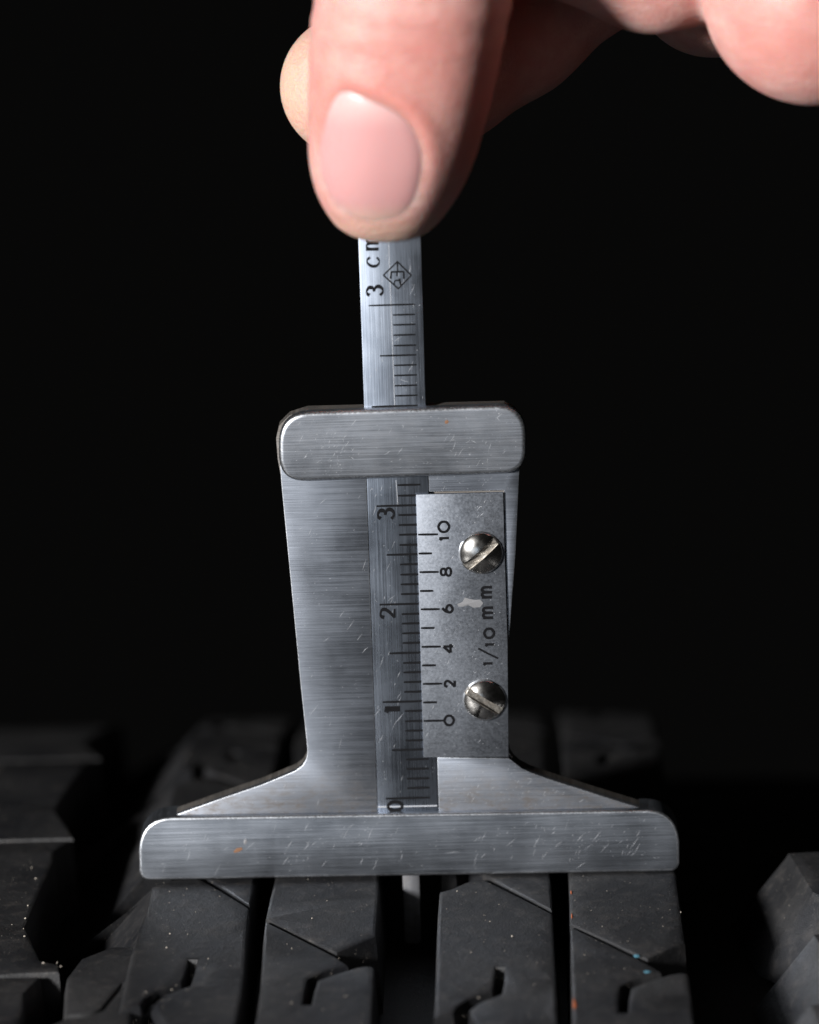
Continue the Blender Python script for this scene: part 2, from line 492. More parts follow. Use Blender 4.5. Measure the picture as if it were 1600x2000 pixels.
for px, su, sv in (((1243, 1868), 0.30, 0.42), ((1264, 1899), 0.34, 0.3)):
    q = tread_at(px); blob('paint_fleck', q[0], q[1], 0.05, su, sv, M_BLUE)
M_DUST = plain('dust', (0.38, 0.34, 0.29), 0.7)
dv, df = [], []
def grain(u, v, h, r):
    c = np.array(wrap(u, v, h)); k = len(dv)
    for d in ((1, 0, 0), (-1, 0, 0), (0, 1, 0), (0, -1, 0), (0, 0, 1), (0, 0, -1)):
        dv.append(tuple(c + np.array(d) * r * (0.6 + 0.8 * rng.rand())))
    for f in ((0, 2, 4), (2, 1, 4), (1, 3, 4), (3, 0, 4), (2, 0, 5), (1, 2, 5), (3, 1, 5), (0, 3, 5)):
        df.append(tuple(k + i for i in f))
ribs = [(-25.2, -16), (-13.2, -3.6), (3.4, 13.4), (16.2, 26), (-46, -38), (40.5, 46)]
wts = [0.2, 0.2, 0.2, 0.2, 0.12, 0.08]
for i in range(800):
    a, b = ribs[rng.choice(6, p=wts)]
    u = a + (b - a) * rng.rand(); v = rng.uniform(-42, 10) if rng.rand() < 0.8 else rng.uniform(0, 60)
    if a > 35: v = rng.uniform(-9, 2)
    grain(u, v, 0.02, 0.02 + 0.055 * rng.rand() ** 4)
for px in ((62, 1696), (70, 1717), (55, 1770), (50, 1795), (46, 1815), (48, 1830), (85, 1882), (112, 1882), (119, 1889), (332, 1825), (325, 1852), (610, 1795), (1330, 1783), (936, 1950), (570, 1960), (1000, 1830)):
    q = tread_at(px); grain(q[0], q[1], 0.06, 0.08 + 0.05 * rng.rand())
dust = mesh_obj('dust', dv, df, M_DUST, tyre); dust['kind'] = 'stuff'

# ------------------------------------------------------------------ depth gauge
gauge = thing('depth_gauge', (0, 0, 0), 'brushed steel vernier tread depth gauge standing on the black tyre', 'depth gauge')

body_px = [(549, 938), (551, 962), (563, 1085), (575, 1210), (587, 1335), (598, 1440), (600.5, 1468), (598, 1483), (591, 1495), (578, 1505), (555, 1515), (511, 1533), (426, 1562), (329, 1597),
           (322, 1640), (1290, 1626), (1262, 1581), (1251, 1577.6), (1167.6, 1552), (1071, 1521), (1035, 1508), (1016, 1498), (1004, 1488), (996, 1476), (992, 1455), (990, 1400), (993, 1300), (995, 1253), (1000.6, 1167.5), (1007.4, 1077), (1013.5, 938)]
top_px = [(1016, 900), (1022, 860), (1018, 825), (1006, 805), (985, 794), (600, 804), (565, 815), (545, 835), (539, 860), (542, 900)]
# back plate (full outline, behind the milled channel)
BACK0, BACK1 = 0.75, 2.3
full = P(body_px + top_px)
bm_obj('back_plate', slab(full, BACK0, BACK1, 0.0), M_SIDE, gauge, smooth=30)
# front layer: left of the blade channel, and the frame round the vernier pocket
xl = [p[0] for p in (at((718.7, 960.5)), at((736, 1555)))]
CH_L, CH_R = -2.99, 3.05
ZT = at((780, 870))[2]; ZB = at((780, 1612))[2]
fp = P(body_px + top_px)
nL = 14
left_poly = [q for q in P([(545, 870)] + body_px[:14] + [(322, 1625)])] + [(CH_L, ZB), (CH_L, ZT)]
worn_edge_glints(bm_obj('front_plate', slab(left_poly, 0.0, BACK0, 0.09), M_BODY, gauge, smooth=30), M_EDGE)
pk = P([(813, 961), (984.5, 957.5), (988.5, 1090), (991.5, 1200), (993, 1252)])
zb_pocket = at((827, 1480))[2]
right_poly = ([(CH_R, ZT), (CH_R, pk[0][1])] + [pk[1]] + [pk[2], pk[3]] + P([(994.5, 1252), (1000.6, 1167.5), (1007.4, 1077), (1014, 931), (1018, 870)]))
worn_edge_glints(bm_obj('front_plate', slab(right_poly, 0.0, BACK0, 0.06), M_BODY, gauge, smooth=30), M_EDGE)
low_poly = P([(994, 1481), (1003, 1488), (1020, 1501), (1035, 1508), (1071, 1521), (1167.6, 1552), (1251, 1577.6), (1275, 1620)]) + [(CH_R, ZB), (CH_R, zb_pocket)]
worn_edge_glints(bm_obj('front_plate', slab(low_poly, 0.0, BACK0, 0.08), M_BODY, gauge, smooth=30), M_EDGE)

# foot bar and top bar
BAR_Y = -0.85
bar_px = rounded([(270, 1598), (1327, 1581.5), (1327, 1702), (272, 1720)], [62, 62, 16, 20])
worn_edge_glints(bm_obj('foot_bar', slab(P(bar_px, BAR_Y), BAR_Y, 2.75, 0.26, 3), M_BAR, gauge, smooth=35), M_EDGE)
CAP_Y = -0.95
cap_px = rounded([(543, 807), (1029, 790), (1028, 924), (546, 943)], [58, 58, 40, 46])
worn_edge_glints(bm_obj('top_bar', slab(P(cap_px, CAP_Y), CAP_Y, -0.01, 0.50, 5), M_CAP, gauge, smooth=35), M_EDGE)

# blade (slides in the channel) with its probe tip
BL_Y0, BL_Y1 = 0.04, 0.70
z_top = at((760, 300))[2]
z_end = at((797, 1586))[2]
probe = [at((786, 1700), 0.4)[0], at((819, 1700), 0.4)[0]]
z_tip = -7.2
# shoulder: blade end is bevelled, then a narrow probe goes down into the groove
blade_poly = [(-2.98, z_top), (-2.98, z_end), (3.0, z_end), (3.0, z_top)]
probe_poly = [(probe[0], z_end - 0.02), (probe[0], z_tip + 0.3), (probe[0] + 0.3, z_tip), (probe[1] - 0.3, z_tip), (probe[1], z_tip + 0.3), (probe[1], z_end - 0.02)]
blade = bm_obj('blade', slab(blade_poly, BL_Y0, BL_Y1, 0.10), M_BLADE, gauge, smooth=30)
bm_obj('probe', slab(probe_poly, BL_Y0 + 0.05, BL_Y1, 0.12), M_PROBE, blade, smooth=30)
blade['label'] = 'narrow graduated blade with probe tip'
# bevelled end of the scale just above the foot bar
def strip(pts, y, name, mat, parent, dy=0.02):
    poly = P(pts, y); return bm_obj(name, slab(poly, y - dy, y + 0.005, 0.006, 1), mat, parent, smooth=30)
strip([(738, 1575), (854, 1572.5), (854, 1575), (738, 1577.5)], 0.03, 'end_chamfer', M_SCR, blade, 0.03)

# vernier plate
VP_Y0, VP_Y1 = -0.30, 0.035
vern_px = [(812.8, 966.3), (983, 962.2), (986, 1077), (991.6, 1253), (993.4, 1478.6), (827.4, 1479.4), (820, 1215)]
vern = bm_obj('vernier_plate', slab(P(vern_px, VP_Y0), VP_Y0, VP_Y1, 0.05), M_VERN, gauge, smooth=30)
# spacer under the vernier plate, right of the blade
bm_obj('spacer', slab(P([(862, 985), (984, 985), (989, 1250), (989, 1440), (992, 1478), (862, 1478)]), VP_Y1 + 0.01, BACK0 - 0.01, 0.0), M_SIDE, gauge)

# --- engraved marks: shallow V troughs filled with gloss black
def ribbon(path, widths, Y, closed=False):
    """path in photo px, on plane Y; returns verts, faces of a V trough"""
    n = len(path); A = np.array(path, float)
    vs_, fs_ = [], []
    for i in range(n):
        if closed: d = A[(i + 1) % n] - A[i - 1]
        else: d = A[min(i + 1, n - 1)] - A[max(i - 1, 0)]
        d = d / (np.hypot(*d) or 1); nn = np.array([-d[1], d[0]])
        wd = widths[i] if hasattr(widths, '__len__') else widths
        for k, dy in ((-0.5, 0.030), (-0.42, 0.034), (0.0, 0.010), (0.42, 0.034), (0.5, 0.030)):
            vs_.append(at(A[i] + nn * wd * k, Y - dy))
    m_ = n if closed else n - 1
    for i in range(m_):
        j = (i + 1) % n
        for k in range(4):
            fs_.append((i * 5 + k, j * 5 + k, j * 5 + k + 1, i * 5 + k + 1))
    return vs_, fs_
def mark(name, strokes, Y, parent, mat=None):
    V_, F_ = [], []
    for path, wd, cl in strokes:
        v_, f_ = ribbon(path, wd, Y, cl); k = len(V_)
        V_ += v_; F_ += [tuple(k + i for i in f) for f in f_]
    return mesh_obj(name, V_, F_, mat or M_INK, parent, smooth=60)
def tick(x0, x1, y, parent, Y, w=3.0, slope=-0.026):
    xm = (x0 + x1) / 2
    pts = [(x, y + (x - xm) * slope) for x in np.linspace(x0, x1, 5)]
    return mark('graduation_mark', [(pts, [w * 0.75, w, w, w, w * 0.8], False)], Y, parent)

def spline(pts, k=8, closed=False):
    A = [np.array(p, float) for p in pts]; n = len(A); out = []
    m_ = n if closed else n - 1
    for i in range(m_):
        p0 = A[i - 1] if (closed or i > 0) else 2 * A[0] - A[1]
        p1, p2 = A[i], A[(i + 1) % n]
        p3 = A[(i + 2) % n] if (closed or i + 2 < n) else 2 * A[-1] - A[-2]
        for j in range(k):
            t = j / k
            out.append(0.5 * ((2 * p1) + (-p0 + p2) * t + (2 * p0 - 5 * p1 + 4 * p2 - p3) * t * t + (-p0 + 3 * p1 - 3 * p2 + p3) * t ** 3))
    if not closed: out.append(A[-1])
    return [tuple(p) for p in out]
# glyph strokes: a along the reading direction (0..1), b up (0..1); (points, smooth, closed)
GL = {
    '0': [([(0.5, 0), (0.1, 0.2), (0.0, 0.5), (0.1, 0.8), (0.5, 1), (0.9, 0.8), (1.0, 0.5), (0.9, 0.2)], 1, 1)],
    '1': [([(0.18, 0.74), (0.42, 0.84), (0.55, 1.0)], 0, 0), ([(0.58, 1.0), (0.58, 0.0)], 0, 0)],
    '2': [([(0.08, 0.74), (0.2, 0.95), (0.5, 1.0), (0.85, 0.9), (0.9, 0.68), (0.62, 0.4), (0.05, 0.03)], 1, 0), ([(0.03, 0.05), (0.95, 0.05)], 0, 0)],
    '3': [([(0.08, 0.82), (0.25, 0.97), (0.55, 1.0), (0.86, 0.86), (0.82, 0.64), (0.45, 0.54)], 1, 0), ([(0.45, 0.54), (0.85, 0.45), (0.97, 0.25), (0.75, 0.04), (0.4, 0.0), (0.05, 0.16)], 1, 0)],
    '4': [([(0.72, 0.0), (0.72, 1.0)], 0, 0), ([(0.7, 1.0), (0.0, 0.28)], 0, 0), ([(0.0, 0.27), (1.0, 0.27)], 0, 0)],
    '6': [([(0.5, 0.0), (0.1, 0.14), (0.05, 0.36), (0.3, 0.58), (0.6, 0.6), (0.93, 0.45), (0.95, 0.2)], 1, 1), ([(0.05, 0.34), (0.2, 0.7), (0.62, 1.0)], 1, 0)],
    '8': [([(0.5, 0.52), (0.12, 0.64), (0.14, 0.9), (0.5, 1.0), (0.86, 0.9), (0.88, 0.64)], 1, 1), ([(0.5, 0.52), (0.06, 0.38), (0.06, 0.12), (0.5, 0.0), (0.94, 0.12), (0.94, 0.38)], 1, 1)],
    'c': [([(0.95, 0.76), (0.7, 0.98), (0.35, 0.95), (0.04, 0.6), (0.1, 0.2), (0.5, 0.0), (0.95, 0.2)], 1, 0)],
    'm': [([(0.08, 1.0), (0.08, 0.0)], 0, 0), ([(0.08, 0.72), (0.25, 0.96), (0.42, 0.9), (0.5, 0.66), (0.5, 0.0)], 1, 0), ([(0.5, 0.72), (0.68, 0.96), (0.86, 0.9), (0.93, 0.66), (0.93, 0.0)], 1, 0)],
    '/': [([(0.0, 0.0), (1.0, 1.0)], 0, 0)],
    'M': [([(0.1, 1.0), (0.1, 0.0)], 0, 0), ([(0.1, 0.72), (0.25, 0.96), (0.42, 0.9), (0.5, 0.66), (0.5, 0.0)], 1, 0), ([(0.5, 0.72), (0.68, 0.96), (0.84, 0.9), (0.9, 0.66), (0.9, 0.0)], 1, 0),
          ([(0.0, 0.97), (0.1, 0.97)], 0, 0), ([(0.0, 0.03), (0.22, 0.03)], 0, 0), ([(0.4, 0.03), (0.6, 0.03)], 0, 0), ([(0.8, 0.03), (1.0, 0.03)], 0, 0)],
}
def glyph(ch, c, H, W, Y, parent, thick, thin=None, name='numeral', skew=-0.02):
    st = []
    for pts, sm, cl in GL[ch]:
        q = spline(pts, 7, bool(cl)) if sm else [tuple(np.array(pts[i]) + (np.array(pts[i + 1]) - np.array(pts[i])) * t) for i in range(len(pts) - 1) for t in ((0, .33, .66, 1) if i == len(pts) - 2 else (0, .33, .66))]
        px = [(c[0] - (b - 0.5) * H, c[1] - (a - 0.5) * W - (-(b - 0.5) * H) * -skew) for a, b in q]
        n = len(px); ws = []
        for i in range(n):
            d = np.array(px[(i + 1) % n if cl else min(i + 1, n - 1)]) - np.array(px[i - 1 if cl else max(i - 1, 0)])
            d = np.abs(d) / (np.hypot(*d) or 1)
            t_ = 1.22 * thick if thin is None else 1.2 * thin + (1.2 * thick - thin) * d[0] ** 1.5     # strokes along the glyph's height are thick
            ws.append(t_)
        st.append((px, ws, bool(cl)))
    return mark(name, st, Y, parent)

BM_Y = BL_Y0
# upper scale
U = [793, 772.5, 752.8, 732.8, 713, 694, 674.5, 654, 634, 614.5, 595.5]
for i, y in enumerate(U):
    s = (y - 595) / 198.0
    x0, x1 = 767 + 5 * s, 810 + 6 * s
    if i in (0, 10): x0 = 720 + 6 * s
    if i == 5: x0 = 742
    tick(x0, x1, y, blade, BM_Y, 3.5, -0.03)
L = [1559, 1539, 1520.6, 1501.7, 1483, 1464.5, 1446, 1427, 1408.3, 1388.5, 1370.5, 1351, 1332, 1313, 1294.5, 1275.3, 1255.5, 1236.6, 1217.5, 1199, 1180, 1160, 1141, 1122, 1102, 1083, 1064, 1044, 1025, 1005.5, 987.5, 967.7, 947]
for i, y in enumerate(L):
    s = (y - 947) / (1559 - 947)
    x0 = 776.5 + 19.5 * s; x1 = 821 + 19 * s
    if i % 10 == 0: x0 = 734 + 19.5 * s
    elif i % 5 == 0: x0 = 751 + 18 * s
    tick(x0, x1, y, blade, BM_Y, 4.3)
# scribed guide line of the scale
for a, b in (((759, 470), (771, 795)), ((773.5, 938), (777, 985))):
    pts = [tuple(np.array(a) + (np.array(b) - np.array(a)) * t) for t in np.linspace(0, 1, 6)]
    mark('scribed_line', [(pts, 1.6, False)], BM_Y + 0.02, blade, M_SCR)
glyph('3', (732, 568.5), 31, 19, BM_Y, blade, 6.0, 2.4)
glyph('c', (729, 511), 24, 19, BM_Y, blade, 4.6, 1.8, 'lettering')
glyph('M', (727, 475), 24, 29, BM_Y, blade, 4.8, 1.9, 'lettering')
glyph('3', (754, 1004.5), 31, 20, BM_Y, blade, 6.0, 3.0)
glyph('2', (757.8, 1198), 29, 19, BM_Y, blade, 5.4, 3.0)
glyph('1', (766.8, 1386), 30, 16, BM_Y, blade, 8.0, 4.0)
glyph('0', (771.8, 1575), 28, 17, BM_Y - 0.03, blade, 4.8, 4.2)
# maker's diamond
def crop(x, y): return (740 + x / 18.19, 480 + y / 18.18)
dia = [([(660, 560), (160, 1045), (690, 1525), (1150, 1050)], 2.0, True), ([(660, 560), (670, 900)], 1.8, False), ([(430, 930), (890, 915)], 2.6, False), ([(440, 930), (420, 1170)], 2.4, False),
       ([(640, 925), (640, 1080)], 2.0, False), ([(885, 915), (890, 1170)], 2.4, False), ([(570, 1235), (740, 1220)], 2.2, False), ([(735, 1160), (745, 1260), (790, 1440)], 2.6, False), ([(570, 1240), (540, 1340), (560, 1400)], 1.6, False)]
st = []
for pts, wd, cl in dia:
    q = [crop(*p) for p in pts]
    if cl:
        for i in range(4):
            a, b = np.array(q[i]), np.array(q[(i + 1) % 4]); st.append(([tuple(a + (b - a) * t) for t in np.linspace(-0.01, 1.01, 5)], wd * 1.35, False))
    else: st.append((q, wd * 1.35, False))
mark('emblem', st, BM_Y, blade)

# vernier marks
VY = VP_Y0
VT = [(1407.9, 827, 866.8), (1371.9, 826, 853.5), (1335.6, 825, 864), (1299.6, 824, 851.5), (1263.2, 823, 861), (1226.7, 821.8, 848.8), (1190, 821, 859), (1154.2, 819.8, 846.5), (1117.3, 818.8, 857), (1081, 817, 843.8), (1043.9, 816, 855.5)]
for y, a, b in VT: tick(a + 0.6, b, y, vern, VY, 4.4, -0.016)
for ch, c, H, W in (('0', (866.8, 1029), 21, 20), ('1', (867.5, 1052), 19, 11), ('8', (871, 1117), 20, 15), ('6', (874, 1189.3), 20, 15), ('4', (875.6, 1266.5), 19, 17), ('2', (879, 1335.6), 20, 13.5), ('0', (877.3, 1407.2), 18, 18.5)):
    glyph(ch, c, H, W, VY, vern, 4.0 if ch != '8' else 3.8)
for ch, c, H, W in (('m', (951, 1157), 20, 23), ('m', (953.3, 1197), 20, 23), ('0', (955.5, 1237), 19, 18), ('1', (956.5, 1259.5), 18, 9), ('/', (953.5, 1276), -38, -19), ('1', (953, 1296.5), 18, 9)):
    if ch == '/':
        mark('lettering', [([(934, 1266.5), (953, 1276.5), (973, 1286)], 3.6, False)], VY, vern)
    else: glyph(ch, c, H, W, VY, vern, 4.6 if ch == 'm' else 4.2, None, 'lettering')

# screws
def screw(c, rpx, ang, name='screw'):
    q = at(c, VP_Y0); X, Z = q[0], q[2]
    R = abs(at((c[0] + rpx, c[1]), VP_Y0)[0] - X)
    hw, dep, Hd, rim = 0.40, 0.60, 0.80, 0.18
    ts = sorted(set([-hw - 0.01, -hw, hw, hw + 0.01] + list(np.linspace(-R, R, 41)) + list(np.linspace(-hw, hw, 7))))
    ts = [t for t in ts if abs(t) < R * 0.999]
    ca, sa = math.cos(ang), math.sin(ang)
    vs_, fs_ = [], []
    NSS = 40
    def hgt(s, t):
        rr = math.hypot(s, t) / R
        h = rim + Hd * (max(0, 1 - rr ** 2.2)) ** 0.8
        if rr > 0.93: h = rim * max(0.0, 1 - ((rr - 0.93) / 0.07) ** 2) + Hd * (max(0, 1 - rr ** 2.2)) ** 0.8
        if abs(t) <= hw + 1e-6:
            h = min(h, rim + Hd - dep + 0.03 * math.sin(s * 5 + t * 9) * 0.5) - 0.04
        return max(h, 0.0)
    rows = len(ts)
    for t in ts:
        sm = math.sqrt(R * R - t * t)
        for k in range(NSS + 1):
            s = -sm * math.cos(math.pi * k / NSS)
            h = hgt(s, t)
            vs_.append((X + s * ca - t * sa, VP_Y0 - h, Z + s * sa + t * ca))
    slot_faces = []
    for i in range(rows - 1):
        for k in range(NSS):
            a = i * (NSS + 1) + k
            fs_.append((a, a + 1, a + NSS + 2, a + NSS + 1))
            slot_faces.append(abs((ts[i] + ts[i + 1]) / 2) < hw)
    o = mesh_obj(name, vs_, fs_, M_SCREW, gauge, smooth=40)
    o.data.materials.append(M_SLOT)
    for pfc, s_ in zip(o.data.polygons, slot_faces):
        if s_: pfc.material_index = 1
    # flip if normals face away from the camera
    if o.data.polygons[len(fs_) // 2].normal.y > 0:
        o.data.flip_normals()
    return o
screw((939.5, 1079.5), 43.5, math.radians(41))
screw((946.5, 1367), 42.5, math.radians(-34))

# --- fine scratches and flecks
def scratches(region, n, Y, parent, ang=(35, 75), ln=(4, 26), wd=(0.35, 0.85), mat=None, clump=None, name='scratches'):
    V_, F_ = [], []
    for _ in range(n):
        for _try in range(20):
            if clump and rng.rand() < 0.6:
                c = clump[rng.randint(len(clump))]; x, y = c[0] + rng.randn() * c[2], c[1] + rng.randn() * c[3]
            else:
                x = rng.uniform(min(p[0] for p in region), max(p[0] for p in region)); y = rng.uniform(min(p[1] for p in region), max(p[1] for p in region))
            # inside test
            ins = False; k = len(region)
            for i in range(k):
                (x0, y0), (x1, y1) = region[i], region[(i + 1) % k]
                if (y0 > y) != (y1 > y) and x < (x1 - x0) * (y - y0) / (y1 - y0) + x0: ins = not ins
            if ins: break
        else: continue
        a = math.radians(rng.uniform(*ang) if rng.rand() < 0.85 else rng.uniform(0, 180))
        l = ln[0] + (ln[1] - ln[0]) * rng.rand() ** 5; w_ = rng.uniform(*wd)
        d = np.array([math.cos(a), -math.sin(a)]); nn = np.array([d[1], -d[0]]); bend = rng.randn() * l * 0.025
        p0 = np.array([x, y]); k = len(V_)
        for q in (p0 - d * l / 2, p0 + nn * (w_ / 2 + bend), p0 + d * l / 2, p0 + nn * (-w_ / 2 + bend)):
            V_.append(at(q, Y - 0.006))
        F_.append((k, k + 1, k + 2, k + 3))
    o = mesh_obj(name, V_, F_, mat or M_SCR, parent); o['kind'] = 'stuff'
    return o
scratches([(565, 960), (715, 960), (732, 1560), (400, 1585), (590, 1510), (604, 1450)], 70, 0.0, gauge, ln=(2, 34))
scratches([(862, 1490), (990, 1490), (1160, 1560), (1200, 1574), (860, 1574)], 95, 0.0, gauge, ln=(3, 16))
scratches([(840, 930), (1008, 930), (1000, 958), (840, 960)], 30, 0.0, gauge, ln=(2, 8))
scratches([(295, 1612), (1300, 1598), (1310, 1690), (295, 1708)], 230, BAR_Y, gauge, ln=(1.5, 36), clump=[(850, 1640, 250, 28), (1150, 1640, 120, 25)])
scratches([(570, 820), (1000, 810), (1000, 915), (570, 925)], 170, CAP_Y, gauge, ln=(1.5, 28), clump=[(655, 885, 35, 20), (910, 880, 60, 22)])
scratches([(724, 945), (768, 945), (790, 1560), (742, 1560)], 60, BM_Y, blade, ln=(3, 30))
scratches([(708, 480), (818, 480), (828, 785), (716, 785)], 55, BM_Y, blade, ang=(60, 100), ln=(3, 30))
scratches([(822, 975), (975, 972), (985, 1470), (832, 1470)], 130, VP_Y0, vern, ln=(2, 14), wd=(0.6, 1.3))
# rust specks and chalky smear
def patch(name, pts, Y, mat, parent):
    V_ = [at(p, Y - 0.008) for p in pts]; c = np.mean(V_, axis=0); c[1] -= 0.02
    n = len(V_); V_.append(c)
    return mesh_obj(name, V_, [(i, (i + 1) % n, n) for i in range(n)], mat, parent)
patch('rust_fleck', [(456, 1663), (462, 1657), (472, 1655), (474, 1659), (467, 1664), (458, 1666)], BAR_Y, M_RUST, gauge)
patch('rust_fleck', [(869, 822), (874, 820), (877, 824), (873, 828), (869, 827)], CAP_Y, M_RUST, gauge)
patch('residue', [(893, 1180), (903, 1176), (908, 1167), (918, 1170), (928, 1172), (938, 1171), (944, 1178), (938, 1186), (925, 1187), (915, 1182), (904, 1185), (896, 1185)], VP_Y0, M_RESID, vern)
patch('residue', [(476, 1642), (480, 1638), (483, 1644), (480, 1650), (476, 1648)], BAR_Y, M_RESID, gauge)

# ------------------------------------------------------------------ hand
H = 0.42
gx = np.arange(-19, 62, H); gy = np.arange(-27, 42, H); gz = np.arange(60, 128, H)
GX, GY, GZ = np.meshgrid(gx, gy, gz, indexing='ij')
GX = GX.astype(np.float32); GY = GY.astype(np.float32); GZ = GZ.astype(np.float32)

# thumb: lofted ellipses; rows are (photo y, left x, right x, depth half, centre Y)
TH = [(464, 752, 768, 1.2, -6.6), (460, 722, 800, 3.0, -6.7), (452, 692, 828, 4.6, -6.9), (436, 662, 852, 5.8, -7.2), (410, 640, 876, 6.8, -7.6), (370, 619, 902, 7.7, -8.3),
      (320, 606, 925, 8.3, -9.0), (260, 602, 944, 8.7, -9.6), (200, 602, 960, 9.0, -10.0), (130, 603, 976, 9.2, -10.2), (60, 606, 990, 9.4, -10.3), (0, 612, 1002, 9.6, -10.4),
      (-80, 626, 1016, 9.8, -10.2), (-200, 660, 1050, 10.4, -9.5), (-360, 715, 1120, 11.5, -7.0), (-560, 790, 1240, 13, -3.0)]
tz, tc, ta, tb, ty = [], [], [], [], []
for y, l, r, b, yc in TH:
    A, B = at((l, y), yc), at((r, y), yc)
    tz.append((A[2] + B[2]) / 2); tc.append((A[0] + B[0]) / 2); ta.append((B[0] - A[0]) / 2); tb.append(b); ty.append(yc)
def smooth_interp(x, xs, ys):
    # monotone-ish cubic through the rows
    xs, ys = np.array(xs), np.array(ys)
    m_ = np.gradient(ys, xs)
    i = np.clip(np.searchsorted(xs, x) - 1, 0, len(xs) - 2)
    h_ = xs[i + 1] - xs[i]; t = np.clip((x - xs[i]) / h_, 0, 1)
    return (2 * t ** 3 - 3 * t ** 2 + 1) * ys[i] + (t ** 3 - 2 * t ** 2 + t) * h_ * m_[i] + (-2 * t ** 3 + 3 * t ** 2) * ys[i + 1] + (t ** 3 - t ** 2) * h_ * m_[i + 1]
def thumb_params(z):
    z = np.asarray(z, float)
    return (smooth_interp(z, tz, tc), np.maximum(smooth_interp(z, tz, ta), 0.05), np.maximum(smooth_interp(z, tz, tb), 0.05), smooth_interp(z, tz, ty))
zc, za, zb_, zy = [v.astype(np.float32)[None, None, :] for v in thumb_params(gz)]
below = np.maximum(tz[0] - gz, 0).astype(np.float32)[None, None, :]
PW = 2.35
F_th = ((np.abs((GX - zc) / za) ** PW + np.abs((GY - zy) / zb_) ** PW) ** (1 / PW) - 1) * np.minimum(za, zb_) * 0.9
F_th = np.where(below > 0, np.maximum(F_th, below), F_th)

def chain(pts):
    """pts: list of (x, y, z, r) mm"""
    out = None
    for p, q in zip(pts[:-1], pts[1:]):
        a = np.array(p[:3]); b = np.array(q[:3]); d = b - a; L2 = float(d @ d)
        t = np.clip(((GX - a[0]) * d[0] + (GY - a[1]) * d[1] + (GZ - a[2]) * d[2]) / L2, 0, 1)
        f = np.sqrt((GX - a[0] - t * d[0]) ** 2 + (GY - a[1] - t * d[1]) ** 2 + (GZ - a[2] - t * d[2]) ** 2) - (p[3] + (q[3] - p[3]) * t)
        out = f if out is None else smin(out, f, 2.0)
    return out
def smin(a, b, k):
    h = np.clip(0.5 + 0.5 * (b - a) / k, 0, 1)
    return b + (a - b) * h - k * h * (1 - h)
def pt(px, Y, r):
    q = at(px, Y); return (q[0], q[1], q[2], r)
# index finger behind the blade, coming down from the upper right
F_ix = chain([pt((686, 168), 8.0, 6.9), pt((740, 168), 8.3, 7.2), pt((860, 120), 9.5, 7.7), pt((985, 30), 12, 8.1), pt((1150, -125), 15, 8.8), pt((1330, -330), 15, 10.5)])
# folded fingers at the right
F_md = chain([pt((1165, -160), 0.5, 8.6), pt((1275, -102), 2.5, 7.7), pt((1400, -130), 6.5, 8.4), pt((1500, -240), 12, 9.0)])
F_md2 = chain([pt((1392, -46), 15.5, 7.9), pt((1500, -110), 17, 8.6), pt((1600, -260), 17, 9.5)])
F_rg = chain([pt((1592, -14), -3.0, 10.6), pt((1640, -60), 0.0, 11.0), pt((1760, -240), 9, 11)])
# palm above the frame
F_pl = np.sqrt(((GX - 32) / 26) ** 2 + ((GY - 9) / 15) ** 2 + ((GZ - 122) / 15) ** 2) * 14 - 14

# nail outline (photo px) and its signed distance in X-Z
NAIL = [(668, 170), (724, 182), (776, 206), (806, 236), (824, 277), (828, 320), (820, 366), (806, 405), (780, 432), (735, 444), (690, 436), (652, 410), (630, 370), (620, 318), (627, 265), (643, 205)]
nail_xz = np.array([(q[0], q[2]) for q in [at(p, -17.0) for p in spline(NAIL, 5, True)]])
def poly_sd(x, z, poly):
    d = np.full(x.shape, 1e9); ins = np.zeros(x.shape, bool); n = len(poly)
    for i in range(n):
        a, b = poly[i], poly[(i + 1) % n]; e = b - a
        t = np.clip(((x - a[0]) * e[0] + (z - a[1]) * e[1]) / (e @ e), 0, 1)
        d = np.minimum(d, np.hypot(x - a[0] - t * e[0], z - a[1] - t * e[1]))
        c = (a[1] > z) != (b[1] > z)
        with np.errstate(divide='ignore', invalid='ignore'):
            ins ^= c & (x < (b[0] - a[0]) * (z - a[1]) / (b[1] - a[1]) + a[0])
    return np.where(ins, -d, d)
g2x, g2z = np.meshgrid(gx, gz, indexing='ij')
sd = poly_sd(g2x, g2z, nail_xz)
zt_n, zb_n = nail_xz[:, 1].max(), nail_xz[:, 1].min()
prox = np.clip((g2z - zb_n) / (zt_n - zb_n), 0, 1.2)              # 0 at free edge, 1 at cuticle
side = np.clip(0.55 + 0.5 * ((g2x - nail_xz[:, 0].mean()) / 5 * 0.8 + (g2z - nail_xz[:, 1].mean()) / 6.5 * 0.7), 0.22, 1.0)
sink = 0.34 * side * np.clip(0.5 - sd / 0.9, 0, 1)
ridge = side * (0.03 + 0.30 * prox) * np.exp(-((sd - 0.85) / 0.85) ** 2)
mod = (sink - ridge).astype(np.float32)[:, None, :]
front = np.clip((-6.0 - GY) / 4.0, 0, 1)
F_th = F_th + mod * front
# slight skin folds over the thumb joint
fold = 0.07 * np.sin((GZ - 84.6 + 0.12 * (GX - 2)) * 2.1) * np.exp(-((GZ - 87.5) / 3.5) ** 2)
F_th = F_th + fold * front

F = smin(F_th, F_ix, 0.6)
F = smin(F, F_md, 0.8)
F = smin(F, F_md2, 1.6)
F = smin(F, F_rg, 0.8)
F = smin(F, F_pl, 7.0)

